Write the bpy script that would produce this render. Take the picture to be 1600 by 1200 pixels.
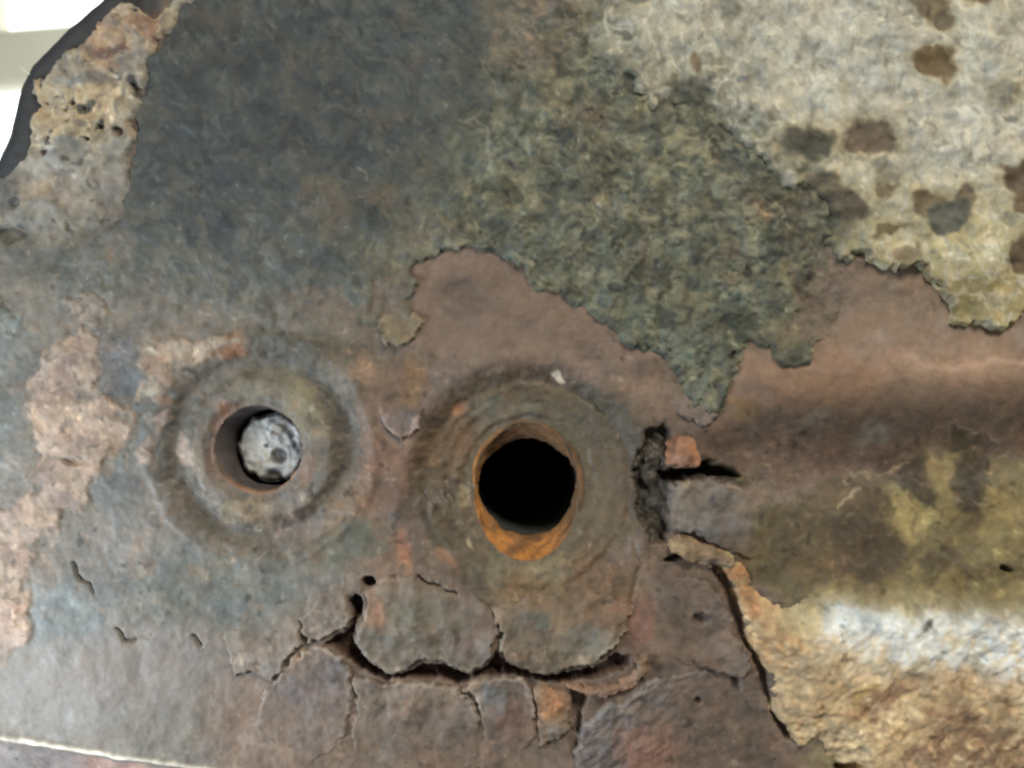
import bpy, math
import numpy as np

# ------------------------------------------------------------------ camera, light, exposure
S = 0.0001            # one layout unit = 0.1 mm; layout: X right, Y down, H towards the viewer
DIST = 1500.0         # viewing distance in layout units (15 cm)

scene = bpy.context.scene
for o in list(bpy.data.objects):
    bpy.data.objects.remove(o)
COL = scene.collection


def P(X, Y, H=0.0):
    return ((X - 800.0) * S, -H * S, (600.0 - Y) * S)


cam_d = bpy.data.cameras.new('camera')
cam = bpy.data.objects.new('camera', cam_d)
COL.objects.link(cam)
cam.location = P(800, 600, DIST)
cam.rotation_euler = (math.radians(90), 0, 0)
cam_d.sensor_width = 36.0
cam_d.lens = 36.0 * DIST / 1600.0
cam_d.clip_start = 0.005
cam_d.clip_end = 50.0
cam_d.dof.use_dof = True
cam_d.dof.focus_distance = DIST * S * 1.18
cam_d.dof.aperture_fstop = 18.0
scene.camera = cam

world = bpy.data.worlds.new('World')
scene.world = world
world.use_nodes = True
wb = world.node_tree.nodes['Background']
wb.inputs[0].default_value = (0.84, 0.86, 0.86, 1)
wb.inputs[1].default_value = 0.19


def area(name, loc, target, size, power, color):
    d = bpy.data.lights.new(name, 'AREA')
    d.shape = 'DISK'
    d.size = size
    d.energy = power
    d.color = color
    o = bpy.data.objects.new(name, d)
    COL.objects.link(o)
    o.location = loc
    from mathutils import Vector
    v = Vector(target) - Vector(loc)
    o.rotation_euler = v.to_track_quat('-Z', 'Y').to_euler()
    return o


area('workshop_lamp', (0.26, -0.46, 0.50), (0.01, 0, 0), 0.26, 5.3, (1.0, 0.94, 0.82))
area('left_haze_fill', (-0.142, -0.066, -0.066), (-0.085, 0, -0.045), 0.07, 0.34, (0.82, 0.91, 1.0))  # added cool lamp imitating the lens veil over the left side

area('frame_fill_light', (0.12, 0.15, 0.15), (-0.36, 0.60, 0.24), 0.10, 3.2, (1.0, 0.99, 0.93))  # added fill hidden behind the plate, brightens the window frame bars

scene.view_settings.view_transform = 'Standard'
scene.view_settings.look = 'None'
scene.view_settings.gamma = 1.0
scene.view_settings.exposure = 0.0
scene.view_settings.use_curve_mapping = False
scene.cycles.filter_width = 2.0

# ------------------------------------------------------------------ noise


_rng = np.random.default_rng(7)
_ang = _rng.random(65536) * 2 * math.pi
_GX = np.cos(_ang).astype(np.float32) * 1.5
_GY = np.sin(_ang).astype(np.float32) * 1.5


def gn(x, y, seed=0):
    """gradient noise, about -1..1"""
    fx = np.floor(x); fy = np.floor(y)
    dx = (x - fx).astype(np.float32); dy = (y - fy).astype(np.float32)
    ix = (fx.astype(np.int32) + (seed * 57 & 255)); iy = (fy.astype(np.int32) + (seed * 131 >> 3 & 255))
    x0 = ix & 255; x1 = (ix + 1) & 255
    y0 = (iy & 255) << 8; y1 = ((iy + 1) & 255) << 8
    u = dx * dx * dx * (dx * (dx * 6 - 15) + 10)
    v = dy * dy * dy * (dy * (dy * 6 - 15) + 10)

    def g(k, ox, oy):
        return _GX[k] * (dx - ox) + _GY[k] * (dy - oy)
    a = g(y0 + x0, 0, 0); a += (g(y0 + x1, 1, 0) - a) * u
    b = g(y1 + x0, 0, 1); b += (g(y1 + x1, 1, 1) - b) * u
    a += (b - a) * v
    return a


def fbm(X, Y, scale, octv=3, seed=0, gain=0.5):
    t = 0; a = 1.0; f = 1.0 / scale; tot = 0
    for i in range(octv):
        t = t + a * gn(X * f + 17.3 * i, Y * f - 9.1 * i, seed + 31 * i)
        tot += a; a *= gain; f *= 2.03
    return t / tot * 1.35


def aniso(X, Y, deg, across, along, octv=2, seed=0):
    c, s = math.cos(math.radians(deg)), math.sin(math.radians(deg))
    A = X * c + Y * s
    B = -X * s + Y * c
    t = 0; a = 1.0; tot = 0
    for i in range(octv):
        f = 2.0 ** i
        t = t + a * gn(A * f / along + 3 * i, B * f / across, seed + 7 * i)
        tot += a; a *= 0.5
    return t / tot * 1.35


def ridged(X, Y, scale, seed=0):
    n = 1 - np.abs(fbm(X, Y, scale, 2, seed)) * 2.2
    return np.clip(n, 0, 1)


def sst(a, b, x):
    t = np.clip((x - a) / (b - a), 0, 1)
    return t * t * (3 - 2 * t)


def gauss(x, s):
    return np.exp(-(x / s) ** 2)


def seg(X, Y, x0, y0, x1, y1):
    dx, dy = x1 - x0, y1 - y0
    t = np.clip(((X - x0) * dx + (Y - y0) * dy) / (dx * dx + dy * dy), 0, 1)
    return np.hypot(X - x0 - t * dx, Y - y0 - t * dy)


def polyline(X, Y, pts):
    d = np.full(np.shape(X), 1e9)
    for a, b in zip(pts[:-1], pts[1:]):
        d = np.minimum(d, seg(X, Y, *a, *b))
    return d


def poly_sdf(X, Y, pts):
    """signed distance, positive inside"""
    d = np.full(np.shape(X), 1e9)
    ins = np.zeros(np.shape(X), bool)
    n = len(pts)
    for i in range(n):
        x0, y0 = pts[i]; x1, y1 = pts[(i + 1) % n]
        d = np.minimum(d, seg(X, Y, x0, y0, x1, y1))
        if y0 != y1:
            c = (y0 > Y) != (y1 > Y)
            xi = (x1 - x0) * (Y - y0) / (y1 - y0) + x0
            ins ^= c & (X < xi)
    return np.where(ins, d, -d)


def warp(X, Y, a1=9, s1=42, a2=4, s2=13, seed=50):
    wx = a1 * fbm(X, Y, s1, 2, seed) + a2 * fbm(X, Y, s2, 2, seed + 1)
    wy = a1 * fbm(X, Y, s1, 2, seed + 2) + a2 * fbm(X, Y, s2, 2, seed + 3)
    return X + wx, Y + wy


# ------------------------------------------------------------------ colour
GAIN = 1.0
SAT = 0.97


def lin(c):
    c = np.asarray(c, float) / 255.0
    return np.where(c <= 0.04045, c / 12.92, ((c + 0.055) / 1.055) ** 2.4)


class Paint:
    """stains and coats of colour laid over one another (values are sRGB 0..255)"""

    def __init__(self, X, Y, base, seed=0):
        self.X, self.Y = X, Y
        self.c = np.empty(X.shape + (3,)); self.c[:] = base
        self.wx, self.wy = warp(X, Y, 16, 60, 6, 17, seed + 200)
        self.seed = seed

    def mix(self, m, col, k=1.0):
        m = np.clip(m * k, 0, 1)[..., None]
        self.c = self.c * (1 - m) + np.asarray(col, float) * m

    def blob(self, cx, cy, rx, ry, col, k=1.0, soft=0.5, rot=0):
        a = math.radians(rot)
        dx, dy = self.wx - cx, self.wy - cy
        u = (dx * math.cos(a) + dy * math.sin(a)) / rx
        v = (-dx * math.sin(a) + dy * math.cos(a)) / ry
        self.mix(1 - sst(1 - soft, 1 + soft, np.hypot(u, v)), col, k)

    def ellipse_mask(self, cx, cy, rx, ry, soft=0.5):
        return 1 - sst(1 - soft, 1 + soft, np.hypot((self.wx - cx) / rx, (self.wy - cy) / ry))

    def area(self, pts, col, k=1.0, soft=20):
        self.mix(sst(-soft, soft, poly_sdf(self.wx, self.wy, pts)), col, k)

    def speck(self, scale, lo, hi, col, k=1.0, mask=None, octv=3, seed=0):
        m = sst(lo, hi, fbm(self.wx, self.wy, scale, octv, self.seed + seed))
        self.mix(m if mask is None else m * mask, col, k)

    def streak(self, deg, across, along, lo, hi, col, k=1.0, mask=None, seed=0):
        m = sst(lo, hi, aniso(self.wx, self.wy, deg, across, along, 2, self.seed + seed))
        self.mix(m if mask is None else m * mask, col, k)

    def line(self, pts, w, col, k=1.0, soft=0.6):
        self.mix(1 - sst(w * (1 - soft), w * (1 + soft), polyline(self.wx, self.wy, pts)), col, k)

    def vary(self, amp=1.0):
        X, Y, s = self.X, self.Y, self.seed
        v = 0.10 * fbm(X, Y, 120, 3, s + 11) + 0.15 * fbm(self.wx, self.wy, 40, 3, s + 12) + 0.10 * fbm(X, Y, 14, 2, s + 13)
        hue = 0.04 * fbm(X, Y, 70, 3, s + 14) + 0.028 * fbm(self.wx, self.wy, 24, 2, s + 15)
        self.c = self.c * (1 + amp * v)[..., None] * (1 + (amp * hue)[..., None] * np.array([1.0, 0.1, -1.0]))
        m = sst(0.42, 0.60, fbm(X, Y, 19, 2, s + 16)) * sst(-0.2, 0.4, fbm(X, Y, 90, 2, s + 17))
        self.c = self.c * (1 - 0.24 * amp * m)[..., None]
        m = sst(0.42, 0.62, fbm(X, Y, 15, 2, s + 18)) * sst(-0.1, 0.4, fbm(X, Y, 100, 2, s + 19))
        self.c = self.c * (1 + 0.20 * amp * m)[..., None]


# ------------------------------------------------------------------ materials
def rust_material(name, rough=(0.55, 0.85), bump=0.35, grain=0.0005, spec=0.35, coat=0.0):
    m = bpy.data.materials.new(name)
    m.use_nodes = True
    nt = m.node_tree
    nd, lk = nt.nodes, nt.links
    b = nd['Principled BSDF']
    at = nd.new('ShaderNodeAttribute'); at.attribute_name = 'tint'
    tc = nd.new('ShaderNodeTexCoord')
    n1 = nd.new('ShaderNodeTexNoise'); n1.inputs['Scale'].default_value = 1 / (grain * 1.0)
    n1.inputs['Detail'].default_value = 5; n1.inputs['Roughness'].default_value = 0.62
    n2 = nd.new('ShaderNodeTexNoise'); n2.inputs['Scale'].default_value = 1 / (grain * 7)
    n2.inputs['Detail'].default_value = 6; n2.inputs['Distortion'].default_value = 0.8
    lk.new(tc.outputs['Object'], n1.inputs['Vector'])
    lk.new(tc.outputs['Object'], n2.inputs['Vector'])
    # colour grain
    mr = nd.new('ShaderNodeMapRange')
    mr.inputs['From Min'].default_value = 0.25; mr.inputs['From Max'].default_value = 0.75
    mr.inputs['To Min'].default_value = 0.91; mr.inputs['To Max'].default_value = 1.09
    lk.new(n1.outputs['Fac'], mr.inputs['Value'])
    mr2 = nd.new('ShaderNodeMapRange')
    mr2.inputs['From Min'].default_value = 0.3; mr2.inputs['From Max'].default_value = 0.7
    mr2.inputs['To Min'].default_value = 0.90; mr2.inputs['To Max'].default_value = 1.10
    lk.new(n2.outputs['Fac'], mr2.inputs['Value'])
    mu = nd.new('ShaderNodeMath'); mu.operation = 'MULTIPLY'
    lk.new(mr.outputs[0], mu.inputs[0]); lk.new(mr2.outputs[0], mu.inputs[1])
    vm = nd.new('ShaderNodeVectorMath'); vm.operation = 'SCALE'
    lk.new(at.outputs['Color'], vm.inputs[0]); lk.new(mu.outputs[0], vm.inputs['Scale'])
    lk.new(vm.outputs[0], b.inputs['Base Color'])
    rr = nd.new('ShaderNodeMapRange')
    rr.inputs['From Min'].default_value = 0.3; rr.inputs['From Max'].default_value = 0.7
    rr.inputs['To Min'].default_value = rough[0]; rr.inputs['To Max'].default_value = rough[1]
    lk.new(n2.outputs['Fac'], rr.inputs['Value']); lk.new(rr.outputs[0], b.inputs['Roughness'])
    b.inputs['Specular IOR Level'].default_value = spec
    b.inputs['Coat Weight'].default_value = coat
    b.inputs['Coat Roughness'].default_value = 0.45
    bp = nd.new('ShaderNodeBump'); bp.inputs['Strength'].default_value = bump
    bp.inputs['Distance'].default_value = grain * 0.35
    lk.new(n1.outputs['Fac'], bp.inputs['Height']); lk.new(bp.outputs[0], b.inputs['Normal'])
    return m


def plain_material(name, col, rough=0.6, metallic=0.0, emit=None, noise=0.0):
    m = bpy.data.materials.new(name); m.use_nodes = True
    nt = m.node_tree; b = nt.nodes['Principled BSDF']
    b.inputs['Base Color'].default_value = (*lin(col), 1)
    b.inputs['Roughness'].default_value = rough
    b.inputs['Metallic'].default_value = metallic
    if noise:
        tc = nt.nodes.new('ShaderNodeTexCoord'); n = nt.nodes.new('ShaderNodeTexNoise')
        n.inputs['Scale'].default_value = noise
        r = nt.nodes.new('ShaderNodeMixRGB'); r.blend_type = 'MIX'
        r.inputs[1].default_value = (*(lin(col) * 0.8), 1); r.inputs[2].default_value = (*(lin(col) * 1.2), 1)
        nt.links.new(tc.outputs['Object'], n.inputs['Vector'])
        nt.links.new(n.outputs['Fac'], r.inputs[0]); nt.links.new(r.outputs[0], b.inputs['Base Color'])
    if emit:
        b.inputs['Emission Color'].default_value = (*emit[0], 1)
        b.inputs['Emission Strength'].default_value = emit[1]
    return m


M_STEEL = rust_material('rusted_steel', (0.50, 0.80), 0.10, 0.0006, 0.40)
M_SCALE = rust_material('rust_scale', (0.55, 0.85), 0.15, 0.0005, 0.35)
M_UNDER = rust_material('dark_underseal', (0.55, 0.85), 0.14, 0.0006, 0.35)
M_PALE = rust_material('weathered_pale_paint', (0.6, 0.9), 0.18, 0.0007, 0.25)
M_CRUST = rust_material('mineral_crust', (0.75, 0.95), 0.25, 0.0006, 0.2)
M_BORE = rust_material('bore_rust', (0.6, 0.9), 0.4, 0.0006, 0.25)
M_BOLT = rust_material('worn_bolt_metal', (0.45, 0.75), 0.4, 0.0006, 0.5)

# ------------------------------------------------------------------ mesh helpers


def make_mesh(name, co, faces_flat, fsize, mat, parent=None, col=None, smooth=True):
    me = bpy.data.meshes.new(name)
    nv = len(co); nf = len(faces_flat) // fsize
    me.vertices.add(nv)
    me.vertices.foreach_set('co', np.asarray(co, np.float32).ravel())
    me.loops.add(nf * fsize)
    me.loops.foreach_set('vertex_index', np.asarray(faces_flat, np.int32))
    me.polygons.add(nf)
    me.polygons.foreach_set('loop_start', np.arange(0, nf * fsize, fsize, dtype=np.int32))
    me.polygons.foreach_set('use_smooth', np.full(nf, smooth))
    me.update(calc_edges=True)
    if col is not None:
        a = me.attributes.new('tint', 'FLOAT_COLOR', 'POINT')
        rgba = np.ones((nv, 4), np.float32)
        col = np.asarray(col, float)
        grey = col.mean(1, keepdims=True)
        col = grey + SAT * (col - grey)
        rgba[:, :3] = np.clip(lin(np.clip(col, 0, 255)) * GAIN, 0, 0.9)
        a.data.foreach_set('color', rgba.ravel())
    me.materials.append(mat)
    o = bpy.data.objects.new(name, me)
    COL.objects.link(o)
    if parent is not None:
        o.parent = parent
    return o


def sheet(name, X, Y, H, keep, col, mat, parent):
    """a mesh of the grid points where keep (per cell) is set"""
    ny, nx = X.shape
    idx = np.arange(ny * nx).reshape(ny, nx)
    a = idx[:-1, :-1][keep]; b = idx[1:, :-1][keep]; c = idx[1:, 1:][keep]; d = idx[:-1, 1:][keep]
    quads = np.stack([a, b, c, d], 1)
    used = np.unique(quads)
    remap = np.full(ny * nx, -1, np.int64); remap[used] = np.arange(len(used))
    co = np.stack([(X.ravel()[used] - 800) * S, -H.ravel()[used] * S, (600 - Y.ravel()[used]) * S], 1)
    return make_mesh(name, co, remap[quads].ravel(), 4, mat, parent, col.reshape(-1, 3)[used])


def thing(name, label, cat, loc=(0, 0, 0), group=None):
    o = bpy.data.objects.new(name, None)
    o.empty_display_size = 0.005
    COL.objects.link(o)
    o.location = loc
    o['label'] = label; o['category'] = cat
    if group:
        o['group'] = group
    return o


# ------------------------------------------------------------------ the rusted plate: height of the steel
LC = (400.0, 703.0)         # left bore
RC = (823.0, 771.0)         # right bore
OUT = [(540, -290), (290, -125), (144, -23), (85, 30), (27, 86), (5, 125), (-11, 201), (-27, 234), (-66, 320),
       (-120, 470), (-210, 720), (-300, 1000), (-360, 1320), (-360, 1750), (2300, 1750), (2300, -560), (900, -560)]
CRACK = [(503, 1006), (540, 985), (551, 958), (560, 950), (556, 1000), (575, 1030), (605, 1053), (640, 1046), (660, 1034),
         (700, 1038), (720, 1050), (735, 1054), (765, 1034), (772, 1012), (800, 1038), (830, 1051), (870, 1054),
         (935, 1038), (962, 1018), (990, 1022), (985, 1044), (940, 1062), (870, 1070), (820, 1062), (790, 1056),
         (735, 1066), (715, 1072), (690, 1064), (610, 1064), (560, 1047), (525, 1017)]
TRENCH = [(1012, 668), (1040, 662), (1052, 690), (1044, 728), (1090, 730), (1100, 716), (1150, 735), (1160, 746),
          (1140, 754), (1100, 746), (1047, 757), (1044, 785), (1047, 822), (1040, 850), (1018, 846), (1000, 820),
          (994, 770), (990, 735), (1000, 700)]
SLIT = [(1030, 738), (1060, 730), (1092, 729), (1100, 718), (1125, 728), (1152, 738), (1156, 748), (1125, 750), (1092, 745), (1045, 754), (1034, 750)]
SHADOW_GAP = [(1112, 880), (1130, 885), (1152, 930), (1168, 1000), (1200, 1050), (1206, 1105), (1240, 1152), (1222, 1150),
       (1195, 1095), (1180, 1040), (1150, 985), (1130, 925)]  # groove shaped to hold the shadow beside the cream crust
RIFT = [(892, 1078), (918, 1084), (912, 1110), (906, 1152), (897, 1150)]


def crease_d(X, Y):       # distance below the folded lower edge
    dx, dy = 300.0, 43.0
    L = math.hypot(dx, dy)
    return ((Y - 1155) * dx - X * dy) / L


def rc_r(X, Y):
    return np.hypot((X - RC[0]) / 85.0, (Y - RC[1]) / 110.0)


def steel_h(X, Y):
    wx, wy = warp(X, Y, 5, 40, 2.5, 12, 77)
    h = 7 * fbm(X, Y, 320, 2, 1) + 3.5 * fbm(X, Y, 90, 3, 2) + 1.2 * fbm(X, Y, 26, 3, 3) + 0.4 * fbm(X, Y, 9, 2, 4)
    # pressed rib on the right and the hollow under it
    yr = 606 - (X - 1150) * 0.03 + 8 * fbm(X, Y * 0, 160, 2, 5)
    on = sst(1110, 1230, X + 0.2 * (Y - 580))
    dy = Y - yr
    h += on * (34 * np.where(dy < 0, gauss(dy, 85), gauss(dy, 60)) - 14 * gauss(Y - yr - 120, 50))
    h += 26 * sst(1130, 1300, X) * sst(820, 1010, Y + 0.12 * (X - 1300))
    # hollow round the right bore
    r = np.hypot(wx - RC[0] - 2, (wy - RC[1] + 12) * 0.98)
    h += -14 * (1 - sst(70, 180, r)) - 18 * (1 - sst(158, 196, r)) * sst(60, -60, wy - RC[1] - 0.3 * (wx - RC[0]) - 40) + 2.0 * gauss(r - 200, 14)
    ring = 0.35 + 0.65 * sst(-0.3, 0.3, fbm(X, Y, 90, 2, 68))
    h += ring * (3.0 * gauss(r - 152, 6) - 3.0 * gauss(r - 164, 6) + 2.2 * gauss(r - 136, 5) - 2.0 * gauss(r - 126, 5) + 2.5 * gauss(r - 112, 5) - 2 * gauss(r - 103, 4))
    # hollow round the left bore with its raised washer face
    r = np.hypot(wx - LC[0] - 8, wy - LC[1])
    h += -19 * (1 - sst(128, 172, r)) + 17 * (1 - sst(104, 132, r)) - 4 * gauss(r - 145, 9) + 3 * gauss(r - 178, 8)
    h += -9 * (1 - sst(70, 88, np.hypot(wx - LC[0], wy - LC[1])))
    # cracks, lost scale and the groove for the crust's shadow
    j = lambda p, s: poly_sdf(*warp(X, Y, 3, 24, 2.0, 8, 60), p)
    h -= 40 * sst(1, 9, j(CRACK, 0) + 3 * fbm(X, Y, 14, 2, 61))
    h -= 24 * sst(-3, 10, j(TRENCH, 0) + 6 * fbm(X, Y, 22, 3, 62)) + 36 * sst(0, 8, j(SLIT, 0) + 3 * fbm(X, Y, 12, 2, 63))
    h += 9 * fbm(X, Y, 26, 3, 64) * sst(-3, 10, j(TRENCH, 0))
    h -= 20 * sst(-4, 8, j(SHADOW_GAP, 0)) + 16 * sst(-2, 4, j(RIFT, 0))
    for cx, cy, rx, ry, dp in ((575, 909, 10, 9, 45), (557, 948, 10, 16, 50), (1325, 1192, 26, 9, 35), (1096, 966, 14, 9, 10),
                               (1052, 873, 16, 5, 22), (1150, 1068, 8, 14, 7), (1090, 1095, 6, 8, 8), (1565, 886, 8, 6, 18),
                               (22, 366, 22, 14, 9), (118, 720, 18, 6, 8), (722, 460, 30, 22, 5)):
        h -= dp * (1 - sst(0.6, 1.25, np.hypot((wx - cx) / rx, (wy - cy) / ry)))
    for pts, w, dp in (([(114, 880), (122, 900), (145, 926)], 2.2, 8), ([(182, 985), (196, 1000), (214, 998)], 3.0, 8),
                       ([(214, 998), (240, 992)], 1.6, 3), ([(302, 997), (314, 1008)], 3.0, 8),
                       ([(652, 903), (680, 915), (712, 931)], 3.6, 9), ([(985, 800), (1000, 880), (980, 960), (955, 1010)], 4, 4),
                       ([(440, 868), (490, 845), (530, 808)], 10, 8), ([(900, 1150), (903, 1175)], 8, 9)):
        h -= dp * gauss(polyline(wx, wy, pts), w)
    # folded lower edge
    d = crease_d(X, Y) + 2 * fbm(X, Y, 40, 2, 9)
    h += 5 * gauss(d, 7) * (X < 520) - np.where(d > 0, 0.75 * d, 0) * sst(560, 330, X)
    # rolled outer edge
    e = poly_sdf(X, Y, OUT)
    h -= np.where(e < 42, (42 - e) ** 2 / 30.0, 0)
    return h, e


def steel_col(X, Y, E):
    p = Paint(X, Y, (112, 98, 89), 3)
    p.speck(130, -0.1, 0.4, (104, 88, 78), 0.6)
    p.speck(60, 0.05, 0.5, (120, 106, 98), 0.5, seed=1)
    # left, slate grey steel
    p.area([(-400, 200), (100, 230), (330, 380), (560, 500), (570, 900), (480, 960), (330, 1060), (330, 1700), (-400, 1700)], (104, 102, 98), 0.9, 40)
    p.blob(110, 400, 90, 60, (92, 95, 93), 0.8)
    p.blob(110, 960, 75, 55, (92, 103, 109), 0.65, 0.55)
    p.area([(-60, 480), (60, 520), (20, 700), (-60, 780)], (90, 96, 98), 0.7, 16)
    p.blob(185, 570, 40, 60, (80, 82, 86), 0.8, 0.5)
    p.blob(180, 770, 40, 60, (84, 90, 92), 0.7, 0.5)
    p.blob(230, 660, 60, 60, (82, 88, 90), 0.6)
    p.blob(180, 880, 60, 70, (104, 100, 98), 0.6)
    p.blob(90, 1090, 120, 60, (116, 114, 114), 0.6)
    p.blob(330, 920, 140, 60, (88, 94, 92), 0.7)
    p.blob(250, 1040, 160, 60, (116, 110, 108), 0.7)
    p.blob(250, 800, 70, 70, (100, 98, 96), 0.6)
    # upper belt near the coating
    p.area([(560, 520), (640, 470), (690, 380), (800, 400), (1000, 540), (1100, 650), (1000, 660), (820, 560), (650, 560)], (118, 102, 93), 0.9, 18)
    p.blob(720, 460, 36, 28, (92, 80, 72), 0.7)
    p.blob(880, 500, 90, 22, (124, 104, 92), 0.6, rot=25)
    p.blob(480, 540, 120, 40, (84, 80, 70), 0.7)
    # left boss
    r = np.hypot(p.wx - LC[0] - 8, p.wy - LC[1])
    p.mix(gauss(r - 135, 22), (82, 80, 75), 0.7)
    p.mix(1 - sst(95, 120, r), (104, 98, 92), 0.8)
    p.blob(470, 640, 38, 46, (122, 118, 98), 0.8, rot=-30)
    p.blob(395, 600, 50, 26, (112, 110, 100), 0.7)
    p.blob(385, 800, 45, 22, (128, 114, 92), 0.7)
    p.blob(470, 785, 16, 15, (130, 124, 118), 0.7)
    p.blob(288, 705, 17, 26, (146, 134, 128), 0.9, 0.3)
    p.blob(450, 830, 40, 26, (118, 104, 96), 0.6)
    p.blob(350, 650, 30, 14, (128, 92, 74), 0.8, rot=-30)
    p.blob(330, 700, 12, 50, (110, 88, 78), 0.7)
    p.blob(480, 730, 16, 34, (118, 94, 80), 0.7, rot=25)
    p.blob(360, 540, 34, 10, (146, 104, 80), 0.8, 0.5, rot=-28)
    p.blob(250, 626, 18, 9, (148, 112, 92), 0.8, 0.5)
    p.blob(480, 545, 100, 16, (78, 76, 68), 0.7, rot=10)
    # between the bores
    p.area([(560, 560), (640, 560), (690, 640), (660, 880), (600, 900), (560, 820)], (106, 89, 77), 0.85, 22)
    p.blob(642, 600, 20, 34, (132, 102, 68), 0.5, 0.8)
    p.blob(600, 740, 28, 70, (118, 92, 79), 0.7)
    p.blob(625, 860, 10, 36, (140, 100, 80), 0.7, 0.6, rot=-24)
    p.blob(575, 580, 14, 40, (128, 104, 82), 0.5)
    p.blob(630, 665, 24, 26, (102, 92, 90), 0.9, 0.3)
    p.blob(545, 800, 30, 60, (124, 98, 76), 0.6, rot=30)
    p.blob(555, 845, 60, 30, (84, 88, 80), 0.8, rot=-20)
    # right boss
    r = np.hypot(p.wx - RC[0], p.wy - RC[1] + 12)
    p.mix(1 - sst(165, 200, r), (86, 78, 65), 0.92)
    p.mix(gauss(r - 110, 26), (94, 87, 73), 0.6)
    for rr_, cc_ in ((122, (116, 106, 86)), (138, (80, 72, 58)), (150, (114, 96, 74)), (166, (74, 66, 55)), (178, (106, 90, 72))):
        p.mix(gauss(r - rr_, 5) * sst(-0.25, 0.4, fbm(X, Y, 70, 2, 300 + rr_)), cc_, 0.55)
    p.blob(950, 660, 40, 70, (82, 77, 65), 0.7, rot=-40)
    p.blob(700, 700, 40, 60, (112, 88, 66), 0.7, rot=20)
    p.blob(880, 920, 110, 40, (120, 98, 70), 0.7)
    p.blob(820, 893, 70, 14, (124, 116, 96), 0.7, 0.6)
    p.blob(930, 890, 40, 50, (112, 90, 72), 0.6)
    p.blob(780, 640, 50, 16, (106, 104, 94), 0.7)
    p.blob(868, 588, 7, 13, (205, 196, 184), 1.0, 0.35, rot=-30)
    p.blob(722, 778, 8, 12, (150, 138, 116), 0.9)
    p.blob(742, 856, 5, 13, (156, 146, 132), 0.9, rot=-20)
    p.blob(718, 640, 8, 11, (152, 104, 76), 0.8)
    p.blob(700, 870, 10, 20, (146, 108, 84), 0.7, rot=-30)
    p.blob(958, 800, 30, 60, (104, 92, 74), 0.5)
    # rib and hollow on the right
    p.area([(1130, 600), (1150, 560), (1300, 530), (1380, 420), (1500, 500), (1620, 480), (2240, 420), (2240, 620), (1600, 640), (1300, 650), (1140, 660)], (128, 108, 93), 0.95, 18)
    p.blob(1420, 470, 90, 50, (124, 109, 96), 0.7)
    p.blob(1500, 572, 170, 24, (158, 130, 111), 0.8, 0.7, rot=1)  # highlight on the rib crest, put into the colour
    p.line([(1410, 562), (1440, 568), (1500, 566), (1545, 572), (1620, 570)], 5, (184, 156, 136), 0.5, 0.9)  # narrow brightest streak of the painted crest highlight
    p.blob(1270, 590, 100, 40, (136, 106, 86), 0.6)
    p.blob(1165, 645, 26, 16, (118, 92, 52), 0.8)
    p.blob(1200, 620, 60, 20, (118, 96, 82), 0.6)
    p.area([(1040, 650), (1300, 645), (1600, 640), (2240, 600), (2240, 760), (1600, 720), (1460, 720), (1380, 750), (1230, 760), (1050, 690)], (100, 84, 74), 0.9, 22)
    p.blob(1500, 650, 120, 26, (120, 102, 90), 0.7)
    p.blob(1360, 680, 26, 26, (120, 116, 108), 0.8)
    p.blob(1270, 655, 30, 12, (118, 110, 98), 0.7)
    p.blob(1340, 715, 90, 16, (84, 66, 56), 0.7)
    p.blob(1080, 600, 40, 40, (104, 96, 86), 0.5)
    # khaki deposit below the hollow
    K = [(1180, 800), (1290, 770), (1390, 742), (1470, 705), (1560, 715), (2240, 680), (2240, 960), (1250, 960), (1150, 890)]
    p.area(K, (104, 95, 68), 0.95, 20)
    km = sst(0, 60, poly_sdf(p.wx, p.wy, K))
    p.streak(-25, 22, 90, -0.05, 0.35, (134, 123, 86), 0.8, km, 3)
    p.streak(-20, 26, 70, 0.15, 0.5, (86, 75, 55), 0.7, km, 5)
    p.blob(1430, 790, 50, 34, (136, 126, 88), 0.9)
    p.blob(1490, 730, 50, 22, (86, 76, 58), 0.9)
    p.blob(1510, 790, 28, 46, (92, 82, 62), 0.8)
    p.blob(1490, 745, 16, 50, (128, 114, 78), 0.7)
    p.area([(1200, 790), (1380, 750), (1395, 850), (1300, 900), (1210, 870)], (80, 70, 54), 0.85, 20)
    p.area([(1385, 775), (1402, 770), (1440, 790), (1468, 802), (1462, 830), (1420, 852), (1396, 842)], (152, 140, 100), 0.95, 8)
    p.area([(1446, 706), (1500, 704), (1495, 750), (1493, 802), (1468, 806), (1474, 750)], (138, 125, 88), 0.9, 8)
    p.area([(1540, 765), (1600, 720), (1720, 700), (1720, 880), (1560, 872), (1520, 832), (1530, 800)], (138, 126, 89), 0.85, 14)
    p.area([(1408, 732), (1450, 716), (1468, 755), (1470, 792), (1440, 788), (1404, 762)], (68, 60, 47), 0.95, 8)
    p.area([(1500, 718), (1556, 718), (1534, 772), (1517, 802), (1497, 782)], (70, 62, 48), 0.95, 8)
    p.area([(1468, 692), (1490, 668), (1528, 676), (1534, 704), (1480, 706)], (70, 62, 48), 0.9, 8)
    p.blob(1350, 860, 55, 48, (78, 68, 54), 0.95, 0.35)
    p.blob(1320, 780, 60, 30, (98, 84, 64), 0.8)
    p.blob(1250, 880, 70, 40, (92, 80, 60), 0.8)
    p.blob(1550, 850, 90, 26, (130, 120, 84), 0.7)
    p.mix(sst(885, 935, p.wy) * sst(1230, 1290, p.wx), (140, 129, 96), 0.85)
    p.line([(1330, 742), (1375, 743), (1395, 730), (1425, 722)], 2.4, (154, 138, 112), 0.7)
    p.line([(1455, 680), (1490, 662), (1530, 675), (1560, 682)], 2.4, (142, 126, 110), 0.7)
    p.line([(1318, 790), (1322, 775), (1335, 768)], 2.4, (156, 142, 122), 0.8)
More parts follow.
